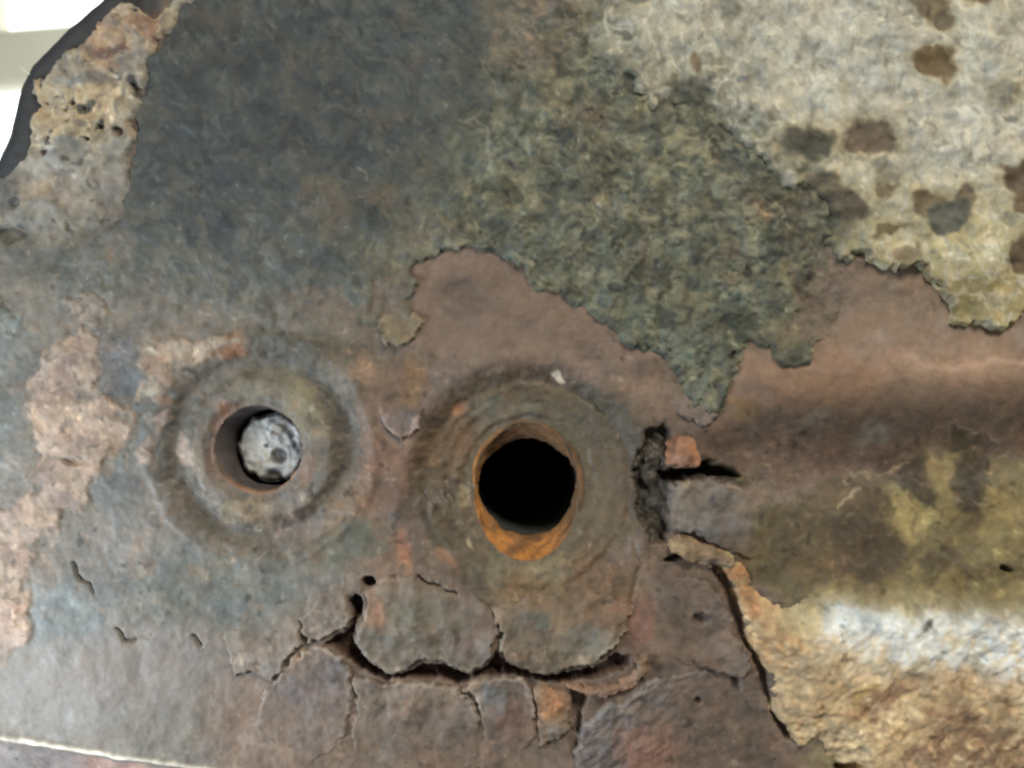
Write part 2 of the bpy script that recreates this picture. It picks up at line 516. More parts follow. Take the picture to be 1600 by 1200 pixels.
    # grey and red scale below the cracks
    p.area([(1040, 880), (1130, 900), (1200, 1080), (1260, 1240), (1260, 1700), (880, 1700), (900, 1120), (1000, 1040)], (104, 90, 82), 0.9, 22)
    p.blob(985, 970, 40, 40, (126, 90, 76), 0.7)
    p.blob(1060, 1000, 40, 40, (106, 92, 80), 0.5)
    p.blob(1000, 1170, 70, 40, (132, 96, 82), 0.6)
    p.mix(sst(-6, 8, poly_sdf(p.wx, p.wy, TRENCH)), (58, 54, 47), 0.85)
    p.blob(1010, 700, 20, 40, (66, 60, 50), 0.7)
    p.blob(1015, 790, 22, 60, (56, 52, 45), 0.85)
    # folded edge: bare worn edge with its bright highlight put into the colour, pink scale below
    d = crease_d(p.X, p.Y) + 2 * fbm(X, Y, 40, 2, 9)
    p.mix(sst(4, 12, d) * (X < 560), (128, 122, 124), 0.9)
    p.mix(sst(6, 14, d) * (1 - sst(30, 80, np.abs(p.wx - 170))), (168, 138, 130), 0.8)
    p.mix(gauss(d, 4.5) * sst(520, 300, X) * (0.55 + 0.6 * np.clip(fbm(X, Y, 22, 2, 44) + .4, 0, 1)), (236, 232, 222), 0.95)
    # rust brown inside the cracks, near black in the slit
    cx_ = poly_sdf(*warp(X, Y, 3, 24, 2.0, 8, 60), CRACK)
    p.mix(sst(-1, 6, cx_), (78, 58, 48), 0.9)
    cs_ = poly_sdf(*warp(X, Y, 3, 24, 2.0, 8, 60), SLIT)
    p.mix(sst(-2, 4, cs_), (38, 36, 30), 0.9)
    p.line([(1105, 722), (1130, 736), (1150, 742)], 5, (88, 86, 62), 0.7)
    smooth = np.clip(p.ellipse_mask(780, 490, 190, 90, 0.6) + p.ellipse_mask(1420, 560, 300, 100, 0.6) + p.ellipse_mask(160, 1080, 260, 110, 0.6)
                     + p.ellipse_mask(900, 720, 130, 130, 0.5) * 0.6, 0, 1)
    rough = 1 - 0.7 * smooth
    p.speck(16, 0.35, 0.7, (140, 124, 110), 0.4, rough, seed=9)
    p.speck(13, 0.55, 0.7, (168, 156, 142), 0.5, rough * sst(0.1, 0.45, fbm(X, Y, 120, 2, 67)), seed=29)
    p.speck(22, 0.36, 0.65, (80, 72, 66), 0.4, rough, seed=10)
    p.speck(48, 0.3, 0.6, (134, 102, 82), 0.22, rough, seed=19)
    p.c = p.c * np.array([0.965, 0.942, 0.895])
    p.vary(1.1 * rough)
    # dark rolled outer rim
    p.mix(sst(96, 68, E + 12 * fbm(X, Y, 40, 3, 91)) * sst(420, 330, Y), (50, 52, 54), 0.92)
    p.mix(sst(50, 28, E + 8 * fbm(X, Y, 40, 3, 91)), (50, 52, 54), 0.9)
    return p


def axis(a, b, fine0, fine1, step, coarse):
    m0, m1 = max(a, fine0 - 340), min(b, fine1 + 340)        # middle band just outside the picture
    return np.concatenate([np.arange(a, m0, coarse), np.arange(m0, fine0, 5.0), np.arange(fine0, fine1, step),
                           np.arange(fine1, m1, 5.0), np.arange(m1, b + 1, coarse)])


plate = thing('rusted_plate', 'heavily rusted and flaking steel plate with two bores and patches of old coating', 'metal plate', P(800, 1700, 0))
plate_inv = plate.location.copy()


def part(o, label=None):
    o.parent = plate
    o.matrix_parent_inverse.identity()
    o.location = (-plate_inv.x, -plate_inv.y, -plate_inv.z)
    if label:
        o['label'] = label
    return o


xs = axis(-400, 2240, -40, 1640, 2.2, 24)
ys = axis(-520, 1720, -40, 1240, 2.2, 24)
X, Y = np.meshgrid(xs, ys)
H, E = steel_h(X, Y)

p = steel_col(X, Y, E)

Xc = (X[:-1, :-1] + X[1:, 1:]) / 2
Yc = (Y[:-1, :-1] + Y[1:, 1:]) / 2
keep = (E[:-1, :-1] > 0) | (E[1:, 1:] > 0) | (E[1:, :-1] > 0) | (E[:-1, 1:] > 0)
wl = 3.0 * fbm(Xc, Yc, 26, 2, 400)
keep &= np.hypot(Xc - LC[0], Yc - LC[1]) > 70
keep &= rc_r(Xc, Yc) > 0.97
wxc, wyc = warp(Xc, Yc, 5, 40, 2.5, 12, 77)
in_l = np.hypot(wxc - LC[0] - 8, wyc - LC[1]) < 141
in_r = np.hypot(wxc - RC[0] - 2, (wyc - RC[1] + 12) * 0.98) < 190
in_f = (crease_d(Xc, Yc) > 8) & (Xc < 540) & ~in_l & ~in_r
for name, sel, lab in (('steel_sheet', ~in_l & ~in_r & ~in_f, 'brown and slate grey rusted steel with cracks and hollows'),
                       ('washer_ring', in_l, 'raised grey rusted ring round the smaller bore'),
                       ('bore_hollow', in_r & ~in_l, 'olive brown dished ring round the larger open bore'),
                       ('folded_flange', in_f, 'flange turned back below the bright worn edge')):
    part(sheet(name, X, Y, H, keep & sel, p.c, M_STEEL, None), lab)


# ------------------------------------------------------------------ layers that lie on the steel
def layer(name, pts, thick, relief, colour, mat, label=None, box=None, step=2.2, wp=(6, 30, 4, 10), seed=0,
          edge=5.0, taper=None, pits=(), lip=0.0, sink=10.0, blend=None, under=None, floor=0.3):
    px = [q[0] for q in pts]; py = [q[1] for q in pts]
    x0, x1, y0, y1 = box or (min(px) - 22, max(px) + 22, min(py) - 22, max(py) + 22)
    fx0, fx1 = max(x0, -45), min(x1, 1645)
    fy0, fy1 = max(y0, -45), min(y1, 1245)
    X, Y = np.meshgrid(axis(x0, x1, fx0, fx1, step, 16), axis(y0, y1, fy0, fy1, step, 16))
    sd = poly_sdf(*warp(X, Y, *wp, seed + 500), pts)
    base, e = steel_h(X, Y)
    t = sst(-edge * 0.2, edge, sd)
    m = np.ones(X.shape)                      # 1 = full coat, 0 = thinned out onto what lies below
    if taper is not None:                     # grows out of the plate along a direction
        (ax, ay), (bx, by) = taper
        L2 = (bx - ax) ** 2 + (by - ay) ** 2
        k = ((X - ax) * (bx - ax) + (Y - ay) * (by - ay)) / L2
        m = sst(0.0, 1.0, k + 0.25 * fbm(X, Y, 40, 2, seed + 5))
    if blend is not None:
        m = m * blend(X, Y, sd)
    th = floor + (thick - floor) * m * (0.85 + 0.45 * fbm(X, Y, 48, 2, seed + 6))
    H = base + t * (th + relief(X, Y, sd) * (0.25 + 0.75 * m)) - (1 - t) * sink * sst(2, -10, sd) * (0.15 + 0.85 * m)
    H = H + lip * m * gauss(sd - edge * 1.2, 4)
    for (cx, cy, rx, ry, dp) in pits:
        wx, wy = warp(X, Y, 2, 14, 1, 6, seed + 3)
        H -= dp * (1 - sst(0.55, 1.2, np.hypot((wx - cx) / rx, (wy - cy) / ry)))
    q = colour(X, Y, sd)
    if taper is not None or blend is not None:
        low = (under or steel_col)(X, Y, e).c
        q.c = low + (q.c - low) * m[..., None]
    s4 = np.maximum.reduce([sd[:-1, :-1], sd[1:, :-1], sd[1:, 1:], sd[:-1, 1:]])
    e4 = np.minimum.reduce([e[:-1, :-1], e[1:, 1:], e[1:, :-1], e[:-1, 1:]])
    keep = (s4 > -9) & (e4 > 1)
    return part(sheet(name, X, Y, H, keep, q.c, mat, None), label)


# --- dark underseal
U = [(345, -45), (285, 10), (262, 60), (236, 100), (228, 140), (206, 190), (212, 225), (200, 290), (178, 345), (120, 400), (70, 430), (60, 480),
     (140, 470), (180, 515), (220, 480), (280, 505), (330, 500), (400, 516), (470, 498), (560, 528), (600, 530),
     (652, 512), (640, 480), (652, 425), (690, 391), (740, 385), (790, 410), (835, 445), (880, 470), (940, 500), (985, 545),
     (1040, 555), (1065, 590), (1075, 620), (1100, 652), (1126, 650), (1134, 610), (1150, 565), (1170, 543), (1200, 545),
     (1225, 575), (1255, 572), (1272, 552), (1290, 520), (1310, 480), (1318, 440), (1330, 420), (1400, 380), (1400, 200), (1250, 60),
     (1150, -40), (1150, -300), (560, -240)]


def under_relief(X, Y, sd):
    f = aniso(X, Y, 58, 11, 34, 2, 610)
    g = aniso(X, Y, 40, 22, 60, 2, 613)
    ol = sst(640, 900, X * 0.9 + Y * 0.55)
    return (0.7 * f + 1.2 * g + 3.0 * fbm(X, Y, 60, 3, 611) + 0.45 * fbm(X, Y, 9, 2, 612)
            + ol * (3.4 * fbm(X, Y, 30, 3, 614) + 2.2 * ridged(X, Y, 26, 615) + 1.4 * fbm(X, Y, 11, 2, 616)) + 3.0 * np.clip(fbm(X, Y, 15, 2, 617) - 0.35, 0, 1))


def under_blend(X, Y, sd):
    k = sst(690, 560, X) * sst(300, 420, Y)
    w = sd + 42 * fbm(X, Y, 55, 3, 620) + 18 * fbm(X, Y, 16, 2, 621)
    k2 = sst(1200, 1250, X) * sst(340, 400, Y) * sst(545, 520, Y)
    return (1 - k * (1 - sst(8, 75, w))) * (1 - k2 * (1 - sst(10, 80, w)))


def under_col(X, Y, sd):
    p = Paint(X, Y, (77, 81, 79), 20)
    p.speck(150, -0.1, 0.5, (70, 75, 76), 0.7)
    p.blob(420, 180, 180, 120, (66, 71, 74), 0.6, 0.7)
    p.blob(640, 60, 90, 90, (84, 92, 92), 0.6, 0.7)
    ol = sst(640, 900, X * 0.9 + Y * 0.55)
    p.mix(ol, (94, 95, 80), 0.85)
    gr = sst(860, 1000, X - 0.55 * Y)
    p.mix(gr * sst(420, 120, Y), (124, 121, 104), 0.7)
    p.area([(740, -60), (760, 60), (800, 130), (870, 120), (925, 60), (915, -60)], (124, 112, 98), 0.9, 22)
    p.blob(850, 40, 42, 62, (150, 128, 110), 0.9)
    p.blob(890, 110, 46, 40, (106, 100, 82), 0.8)
    p.blob(790, 40, 30, 50, (126, 118, 104), 0.6)
    p.blob(900, 190, 34, 24, (132, 112, 92), 0.8)
    p.blob(905, 248, 40, 22, (74, 74, 66), 0.8)
    p.blob(1000, 380, 50, 40, (74, 76, 66), 0.7)
    p.blob(990, 200, 60, 14, (76, 76, 66), 0.7, rot=25)
    p.blob(1030, 250, 60, 12, (84, 84, 70), 0.7, rot=45)
    p.blob(1150, 250, 60, 80, (116, 114, 96), 0.7)
    p.blob(1250, 340, 50, 50, (84, 78, 64), 0.8)
    p.blob(1180, 330, 14, 22, (146, 116, 86), 0.8)
    p.blob(1090, 480, 130, 60, (88, 92, 76), 0.6)
    p.blob(1230, 470, 40, 80, (92, 90, 70), 0.7)
    p.blob(1300, 465, 34, 34, (98, 92, 76), 0.6)
    p.blob(1130, 440, 24, 16, (112, 94, 76), 0.6)
    p.blob(505, 320, 46, 44, (104, 95, 83), 0.8)
    p.blob(640, 100, 22, 20, (98, 88, 82), 0.7)
    p.blob(600, 315, 30, 30, (106, 93, 80), 0.8)
    p.blob(730, 290, 20, 14, (112, 98, 78), 0.7)
    p.blob(660, 360, 60, 22, (92, 82, 72), 0.7)
    p.area([(560, 380), (640, 400), (660, 470), (650, 520), (580, 500)], (98, 94, 80), 0.7, 20)
    p.blob(280, 420, 160, 40, (92, 92, 84), 0.7, rot=-10)
    p.blob(110, 440, 90, 40, (104, 106, 100), 0.8)
    p.blob(300, 480, 150, 30, (90, 88, 78), 0.6)
    p.streak(58, 14, 40, 0.2, 0.7, (98, 101, 97), 0.4, seed=4)
    p.speck(34, 0.1, 0.6, (92, 95, 90), 0.5, seed=14)
    p.streak(70, 8, 17, 0.56, 0.7, (142, 142, 130), 0.6, sst(0.1, 0.45, fbm(X, Y, 110, 2, 66)), seed=15)
    p.streak(52, 14, 44, 0.2, 0.65, (62, 66, 68), 0.5, seed=5)
    p.streak(100, 11, 26, 0.1, 0.6, (124, 124, 102), 0.6, ol, seed=6)
    p.mix(ridged(p.wx, p.wy, 26, 615) ** 3 * ol, (126, 126, 102), 0.5)
    p.speck(26, 0.22, 0.5, (66, 68, 58), 0.6, ol, seed=7)
    p.mix(sst(0.56, 0.70, fbm(X, Y, 13, 2, 28)) * sst(-0.05, 0.4, fbm(X, Y, 140, 2, 29)), (136, 136, 126), 0.5)
    p.speck(75, 0.1, 0.5, (66, 68, 60), 0.65, ol, seed=21)
    p.speck(70, 0.15, 0.5, (122, 120, 100), 0.55, ol, seed=22)
    p.speck(55, 0.15, 0.5, (58, 63, 66), 0.6, 1 - ol, seed=23)
    p.speck(60, 0.12, 0.5, (100, 99, 91), 0.6, (1 - ol) * (0.35 + 0.65 * sst(220, 330, Y)), seed=24)
    p.speck(26, 0.2, 0.55, (104, 104, 97), 0.45, 1 - ol, seed=27)
    p.speck(30, 0.2, 0.55, (56, 60, 62), 0.5, 1 - ol, seed=34)
    p.speck(70, 0.25, 0.6, (98, 90, 80), 0.45, seed=9)
    p.speck(36, 0.1, 0.55, (122, 120, 98), 0.6, ol, seed=25)
    p.speck(44, 0.1, 0.5, (62, 64, 54), 0.7, ol, seed=26)
    p.blob(1235, 470, 14, 80, (112, 106, 82), 0.6)
    p.blob(1262, 450, 12, 60, (68, 66, 54), 0.6)
    p.blob(1205, 430, 16, 70, (72, 76, 66), 0.6)
    p.line([(745, 60), (770, 130), (795, 190), (820, 225)], 3.5, (124, 125, 112), 0.4)
    p.line([(724, 190), (752, 210), (762, 235), (772, 262)], 2.6, (124, 126, 116), 0.7)
    p.c = p.c * (1 - 0.10 * (1 - ol) * sst(430, 330, Y))[..., None] * np.array([1.0, 0.995, 0.975])
    p.vary(0.6 + 0.9 * ol)
    return p


layer('underseal', U, 7, under_relief, under_col, M_UNDER, 'dark grey underseal turning olive green, with ragged edge',
      box=(40, 1410, -310, 680), wp=(13, 44, 6, 14), seed=20, edge=8, lip=1.0, blend=under_blend)

# --- pale paint
PALE = [(905, -45), (900, 40), (922, 100), (985, 128), (1010, 178), (1080, 165), (1140, 215), (1190, 250), (1210, 300), (1250, 290), (1285, 310),
        (1300, 345), (1290, 380), (1300, 408), (1345, 410), (1385, 416), (1430, 420), (1460, 452), (1490, 506), (1525, 514),
        (1565, 508), (1600, 486), (1700, 460), (2230, 420), (2230, -500), (905, -500)]
SPOT = [(1256, 222, 36, 26, (84, 82, 70), -10), (1352, 220, 40, 28, (112, 98, 82), 10), (1452, 104, 30, 20, (112, 96, 70), 0),
        (1448, 14, 30, 24, (112, 100, 78), 20), (1470, 38, 22, 16, (112, 100, 80), 30), (1528, 8, 22, 12, (124, 104, 78), 0), (1437, 322, 26, 22, (112, 98, 76), 0),
        (1500, 318, 22, 30, (106, 94, 78), 0), (1478, 340, 34, 20, (98, 98, 88), -15), (1582, 276, 24, 20, (98, 82, 66), 0),
        (1598, 316, 20, 30, (112, 94, 72), 0), (1590, 400, 16, 26, (102, 86, 66), 0), (1560, 148, 22, 17, (146, 144, 130), 0),
        (1572, 194, 12, 9, (124, 126, 118), 0), (1165, 130, 12, 8, (128, 130, 128), 0), (1090, 106, 10, 14, (132, 116, 92), 0),
        (1132, 12, 16, 9, (142, 140, 126), 30), (1275, 310, 34, 34, (104, 96, 80), 0), (1320, 325, 34, 26, (98, 88, 74), 0),
        (1375, 298, 11, 11, (124, 112, 86), 0), (930, 22, 16, 9, (120, 118, 104), 0), (968, 60, 9, 6, (112, 110, 98), 0), (990, 8, 14, 9, (124, 122, 108), 0),
        (1040, 126, 9, 8, (110, 108, 94), 0), (1380, 360, 18, 12, (112, 100, 74), 0), (1760, 120, 40, 30, (110, 96, 78), 0), (1720, 330, 50, 30, (104, 92, 76), 0)]


def pale_relief(X, Y, sd):
    return (2.0 * aniso(X, Y, 95, 20, 44, 2, 640) + 2.2 * fbm(X, Y, 60, 3, 641) + 0.6 * fbm(X, Y, 12, 2, 642)
            + 1.6 * ridged(X, Y, 46, 643))


def pale_col(X, Y, sd):
    p = Paint(X, Y, (178, 175, 160), 40)
    p.speck(90, -0.1, 0.4, (168, 166, 152), 0.7)
    p.mix(sst(330, 90, X - 930 + 0.3 * Y), (160, 157, 142), 0.7)
    yl = sst(225, 330, p.wy - 0.05 * (X - 1300))
    p.mix(yl, (170, 158, 120), 0.75)
    p.mix(sst(350, 460, p.wy), (146, 134, 92), 0.8)
    p.mix(sst(150, 10, sd + 50 * fbm(X, Y, 60, 3, 801)) * sst(430, 330, Y) * sst(1300, 1210, X), (122, 120, 104), 0.85)
    p.speck(26, 0.05, 0.5, (104, 103, 90), 0.5, sst(120, 20, sd) * sst(1300, 1210, X), seed=31)
    p.blob(1520, 380, 50, 36, (176, 168, 132), 0.8)
    p.blob(1440, 390, 40, 22, (178, 168, 130), 0.7)
    p.blob(1500, 470, 36, 26, (118, 108, 74), 0.7)
    p.blob(1420, 440, 40, 26, (118, 108, 78), 0.7)
    p.blob(1310, 385, 22, 16, (186, 168, 118), 0.9)
    p.mix(ridged(p.wx, p.wy, 40, 643) ** 3, (198, 194, 178), 0.6)
    p.streak(95, 9, 26, 0.15, 0.5, (194, 190, 174), 0.6, seed=3)
    p.streak(85, 8, 20, 0.2, 0.5, (148, 146, 132), 0.6, seed=4)
    p.speck(30, 0.34, 0.6, (138, 136, 122), 0.6, seed=5)
    p.speck(60, 0.38, 0.55, (126, 112, 86), 0.55, yl, seed=6)
    for (cx, cy, rx, ry, c, rot) in SPOT:
        p.blob(cx, cy, rx * 1.35, ry * 1.4, (158, 144, 104), 0.45, 0.4, rot)
        p.blob(cx, cy, rx * 1.05, ry * 1.05, np.array(c) * 0.94, 1.0, 0.24, rot)
    p.vary(0.8)
    return p


def pale_blend(X, Y, sd):
    k = sst(1400, 1260, X) + sst(330, 250, Y)
    w = sd + 60 * fbm(X, Y, 80, 3, 645) + 22 * fbm(X, Y, 20, 2, 646) + 4
    return 1 - np.clip(k, 0, 1) * (1 - sst(-20, 62, w)) * 0.92


layer('pale_paint', PALE, 18, pale_relief, pale_col, M_PALE, 'pale grey weathered paint with brown rust spots, yellowed lower edge',
      box=(880, 2232, -502, 540), wp=(14, 44, 6, 13), seed=40, edge=9, blend=pale_blend, under=lambda X, Y, e: under_col(X, Y, e), floor=5.5,
      pits=[(s[0], s[1], s[2] * .95, s[3] * .95, 1.5) for s in SPOT[:11]])

# --- tan crust at the outer edge
TAN = [(345, -50), (330, -8), (288, 16), (280, 46), (248, 66), (238, 100), (236, 130), (215, 150), (232, 165), (205, 190),
       (216, 222), (200, 240), (206, 290), (180, 345), (120, 392), (40, 404), (-70, 380), (-120, 470), (-160, 420), (-30, 300), (14, 268), (40, 250),
       (50, 208), (47, 182), (66, 168), (50, 140), (52, 124), (75, 120), (86, 104), (102, 82), (130, 66), (158, 36), (194, 4), (206, 4), (222, 22), (244, 30), (266, 8), (284, -50)]
TPITS = [(188, 206, 9, 8, 14), (159, 198, 6, 5, 10), (117, 165, 5, 5, 10), (135, 172, 3, 6, 9), (141, 172, 3, 6, 9), (108, 174, 4, 4, 8), (78, 217, 5, 5, 9), (141, 219, 5, 4, 9),
         (70, 240, 6, 8, 9), (214, 140, 8, 10, 8), (108, 192, 3, 3, 7), (76, 164, 3, 3, 6), (168, 345, 9, 9, 8), (22, 366, 24, 13, 10), (107, 352, 4, 9, 6), (212, 20, 4, 5, 7), (66, 134, 4, 8, 6), (24, 315, 10, 8, 5)]


def tan_relief(X, Y, sd):
    up = sst(260, 200, Y)
    return 3.0 * fbm(X, Y, 40, 3, 660) + (0.9 + 3.2 * up) * fbm(X, Y, 17, 2, 661) + 1.4 * up * ridged(X, Y, 20, 662) - 2 * (1 - up)


def tan_col(X, Y, sd):
    p = Paint(X, Y, (132, 128, 118), 60)
    up = sst(255, 205, p.wy)
    p.mix(up, (150, 138, 118), 0.9)
    p.blob(185, 65, 60, 42, (160, 136, 112), 0.8, rot=-30)
    p.blob(130, 180, 70, 44, (166, 150, 122), 0.8)
    p.blob(110, 100, 40, 26, (142, 136, 122), 0.7)
    p.blob(150, 128, 60, 12, (112, 110, 106), 0.7)
    p.blob(215, 100, 22, 40, (140, 136, 126), 0.7)
    p.blob(222, 152, 20, 34, (138, 130, 114), 0.6)
    p.blob(178, 78, 19, 11, (110, 88, 80), 0.95, 0.3, -25)
    p.blob(235, 45, 26, 18, (118, 94, 82), 0.7)
    p.blob(300, 10, 40, 16, (128, 124, 108), 0.7)
    p.blob(110, 235, 30, 22, (108, 106, 100), 0.8)
    p.blob(90, 305, 90, 34, (126, 120, 110), 0.7)
    p.blob(90, 300, 50, 16, (134, 118, 98), 0.6)
    p.speck(12, 0.25, 0.5, (176, 162, 136), 0.7, up, seed=2)
    p.speck(20, 0.25, 0.5, (106, 102, 96), 0.6, seed=3)
    p.blob(184, 121, 7, 4, (206, 202, 190), 0.9)
    for (cx, cy, rx, ry, dp) in TPITS:
        p.blob(cx, cy, rx, ry, (58, 58, 58), 0.8, 0.4)
    p.vary(1.2)
    return p


layer('tan_crust', TAN, 11, tan_relief, tan_col, M_CRUST, 'pitted tan crust clinging to the rolled outer edge',
      wp=(4, 26, 3, 10), seed=60, edge=7, pits=TPITS, lip=0.6, sink=14,
      blend=lambda X, Y, sd: 1 - sst(250, 330, Y) * (1 - sst(0, 60, sd + 30 * fbm(X, Y, 40, 3, 665))))


# --- paint left on the steel round the left bore
def patch_col(c0, c1, seed):
    def f(X, Y, sd):
        p = Paint(X, Y, c0, seed)
        p.speck(60, -0.05, 0.4, c1, 0.8)
        p.speck(20, 0.2, 0.5, tuple(np.array(c0) * 1.1), 0.5, seed=2)
        p.speck(13, 0.35, 0.6, tuple(np.array(c0) * 0.68), 0.7, seed=3)
        p.speck(34, 0.36, 0.55, tuple(np.array(c0) * 0.75), 0.6, seed=4)
        p.vary(1.0)
        return p
    return f


soft_relief = lambda X, Y, sd: 1.0 * fbm(X, Y, 30, 3, 680) + 0.8 * fbm(X, Y, 9, 2, 681)
PATCH = [
    ([(62, 545), (100, 530), (125, 512), (165, 520), (150, 555), (165, 580), (152, 605), (175, 625), (212, 640), (214, 690), (185, 710), (162, 722), (150, 760),
      (146, 800), (105, 806), (98, 850), (62, 872), (42, 900), (56, 960), (50, 1004), (10, 1040), (-90, 1060), (-140, 900), (-60, 800), (28, 790),
      (52, 710), (36, 640), (40, 590)], (142, 125, 110), (130, 111, 99), 4),
    ([(212, 535), (262, 518), (300, 530), (345, 528), (382, 520), (386, 538), (335, 560), (318, 574), (297, 580), (272, 608), (238, 634), (214, 618),
      (226, 596), (198, 578)], (138, 123, 106), (128, 108, 93), 4),
    ([(222, 655), (262, 642), (270, 660), (252, 690), (240, 725), (215, 735), (205, 715), (226, 690)], (128, 113, 102), (118, 103, 95), 3),
    ([(-90, 460), (0, 462), (28, 476), (36, 500), (22, 530), (-10, 545), (-90, 560)], (112, 114, 108), (104, 107, 103), 5),
    ([(96, 470), (140, 450), (176, 468), (172, 498), (150, 512), (108, 500)], (124, 114, 102), (116, 108, 98), 4),
]
for i, (pts, c0, c1, th) in enumerate(PATCH):
    layer('paint_patch', pts, th, soft_relief, patch_col(c0, c1, 70 + i), M_PALE, wp=(12, 40, 5, 14), seed=70 + i, edge=9, lip=0.2, sink=5,
          blend=lambda X, Y, sd: sst(-3, 9, sd) * (0.12 + 0.88 * sst(-0.5, 0.2, fbm(X, Y, 46, 3, 675) + 0.012 * sd)))

# --- cream fibrous crust, lower right
CREAM = [(1118, 868), (1142, 862), (1160, 885), (1172, 915), (1205, 942), (1225, 948), (1262, 928), (1330, 905), (1420, 900), (1500, 890),
         (1600, 880), (2230, 840), (2230, 1710), (1420, 1710), (1360, 1250), (1318, 1200), (1290, 1172), (1268, 1146), (1243, 1156),
         (1225, 1128), (1203, 1112), (1206, 1060), (1180, 1022), (1162, 1000), (1164, 960), (1148, 930), (1146, 908), (1124, 896)]


def cream_relief(X, Y, sd):
    wx, wy = warp(X, Y, 14, 70, 5, 18, 690)
    fur = aniso(wx, wy, -52, 13, 26, 2, 691)
    low = sst(905, 985, Y + 0.05 * (X - 1300))
    return (5 + 14 * low) * sst(0, 60, sd) + (0.8 + 1.0 * low) * fur + (0.4 + 1.0 * low) * aniso(wx, wy, -46, 8, 24, 2, 694) + 3.2 * low * fbm(X, Y, 44, 2, 692) + 2.6 * low * fbm(X, Y, 20, 2, 693)


def cream_col(X, Y, sd):
    p = Paint(X, Y, (192, 168, 130), 90)
    p.speck(70, 0.0, 0.5, (178, 148, 112), 0.6)
    yy = p.wy - 0.02 * (X - 1300)
    p.mix(sst(955, 915, yy - 0.10 * (X - 1350)), (146, 135, 101), 0.9)
    wb = gauss(p.wy + 18 * fbm(X, Y, 60, 3, 807) - (974 + 0.14 * (X - 1350)), 46) * sst(1240, 1310, p.wx)
    p.mix(np.clip(wb * 1.5 + 0.5 * wb * fbm(X, Y, 26, 3, 808), 0, 1), (208, 212, 209), 0.95)
    p.mix(sst(1560, 1640, p.wx) * sst(980, 1010, p.wy), (192, 184, 160), 0.6)
    p.blob(1150, 895, 22, 26, (156, 112, 78), 0.85)
    p.blob(1172, 945, 20, 30, (158, 116, 80), 0.85)
    p.blob(1240, 965, 40, 24, (184, 168, 128), 0.8, rot=-40)
    p.blob(1205, 1010, 36, 40, (170, 134, 94), 0.7)
    p.blob(1330, 1085, 14, 30, (196, 158, 96), 0.7, rot=30)
    p.blob(1360, 1080, 60, 16, (136, 106, 84), 0.8, rot=-30)
    p.blob(1480, 1150, 70, 46, (122, 98, 78), 0.85, 0.6)
    p.blob(1470, 1100, 30, 20, (132, 102, 80), 0.7)
    p.blob(1570, 1190, 40, 30, (120, 98, 78), 0.7)
    p.blob(1500, 1050, 70, 24, (188, 158, 120), 0.6)
    p.streak(-50, 10, 22, 0.05, 0.6, (208, 186, 148), 0.55, sst(960, 1000, p.wy), seed=3)
    p.speck(24, 0.1, 0.6, (206, 182, 142), 0.5, sst(960, 1000, p.wy), seed=13)
    p.streak(-48, 11, 22, 0.15, 0.6, (150, 122, 94), 0.45, sst(1010, 1060, p.wy), seed=4)
    p.speck(30, 0.2, 0.6, (140, 112, 88), 0.4, sst(1010, 1060, p.wy), seed=14)
    p.streak(-30, 14, 60, 0.1, 0.5, (142, 132, 96), 0.6, sst(960, 925, p.wy), seed=5)
    p.blob(1432, 962, 9, 6, (104, 104, 98), 0.9)
    p.blob(1566, 887, 9, 6, (56, 52, 56), 0.9)
    p.blob(1350, 880, 52, 36, (80, 70, 55), 0.95, 0.4)
    p.vary(1.0)
    return p


layer('cream_crust', CREAM, 6, cream_relief, cream_col, M_CRUST, 'thick fibrous cream and tan crust with a white band',
      box=(1095, 2232, 840, 1712), wp=(7, 26, 6, 10), seed=90, edge=10, sink=16,
      blend=lambda X, Y, sd: 1 - sst(1190, 1250, X) * (1 - sst(900, 965, Y + 22 * fbm(X, Y, 50, 3, 695))))


# --- rust scale flakes
def flake_relief(X, Y, sd):
    return 1.6 * fbm(X, Y, 34, 3, 700) + 1.2 * fbm(X, Y, 11, 3, 701)


def lump_relief(X, Y, sd):
    return 4 * sst(0, 22, sd) + 2.5 * fbm(X, Y, 18, 3, 702) + 1.2 * fbm(X, Y, 7, 2, 703)


def rough_relief(X, Y, sd):
    return 2.8 * aniso(X, Y, -38, 10, 26, 3, 704) + 1.8 * fbm(X, Y, 10, 2, 705)


def flake_col(c0, stains=(), seed=0, edgecol=None):
    c0 = np.array(c0, float)

    def f(X, Y, sd):
        p = Paint(X, Y, c0, seed)
        p.speck(60, 0.0, 0.4, c0 * 0.90, 0.7)
        p.speck(22, 0.2, 0.5, c0 * np.array([1.14, 1.12, 1.10]), 0.6, seed=2)
        p.speck(16, 0.3, 0.55, c0 * 0.74, 0.6, seed=3)
        p.speck(40, 0.3, 0.6, (136, 104, 84), 0.22, seed=4)
        for (cx, cy, rx, ry, c) in stains:
            p.blob(cx, cy, rx, ry, c, 0.85)
        if edgecol is not None:
            p.mix(gauss(sd - 4, 4) * (0.35 + 0.65 * sst(-0.1, 0.5, fbm(X, Y, 40, 2, seed + 9))), edgecol, 0.7)  # worn flake lips, their lit edge put into the colour
        p.vary(1.1)
        return p
    return f


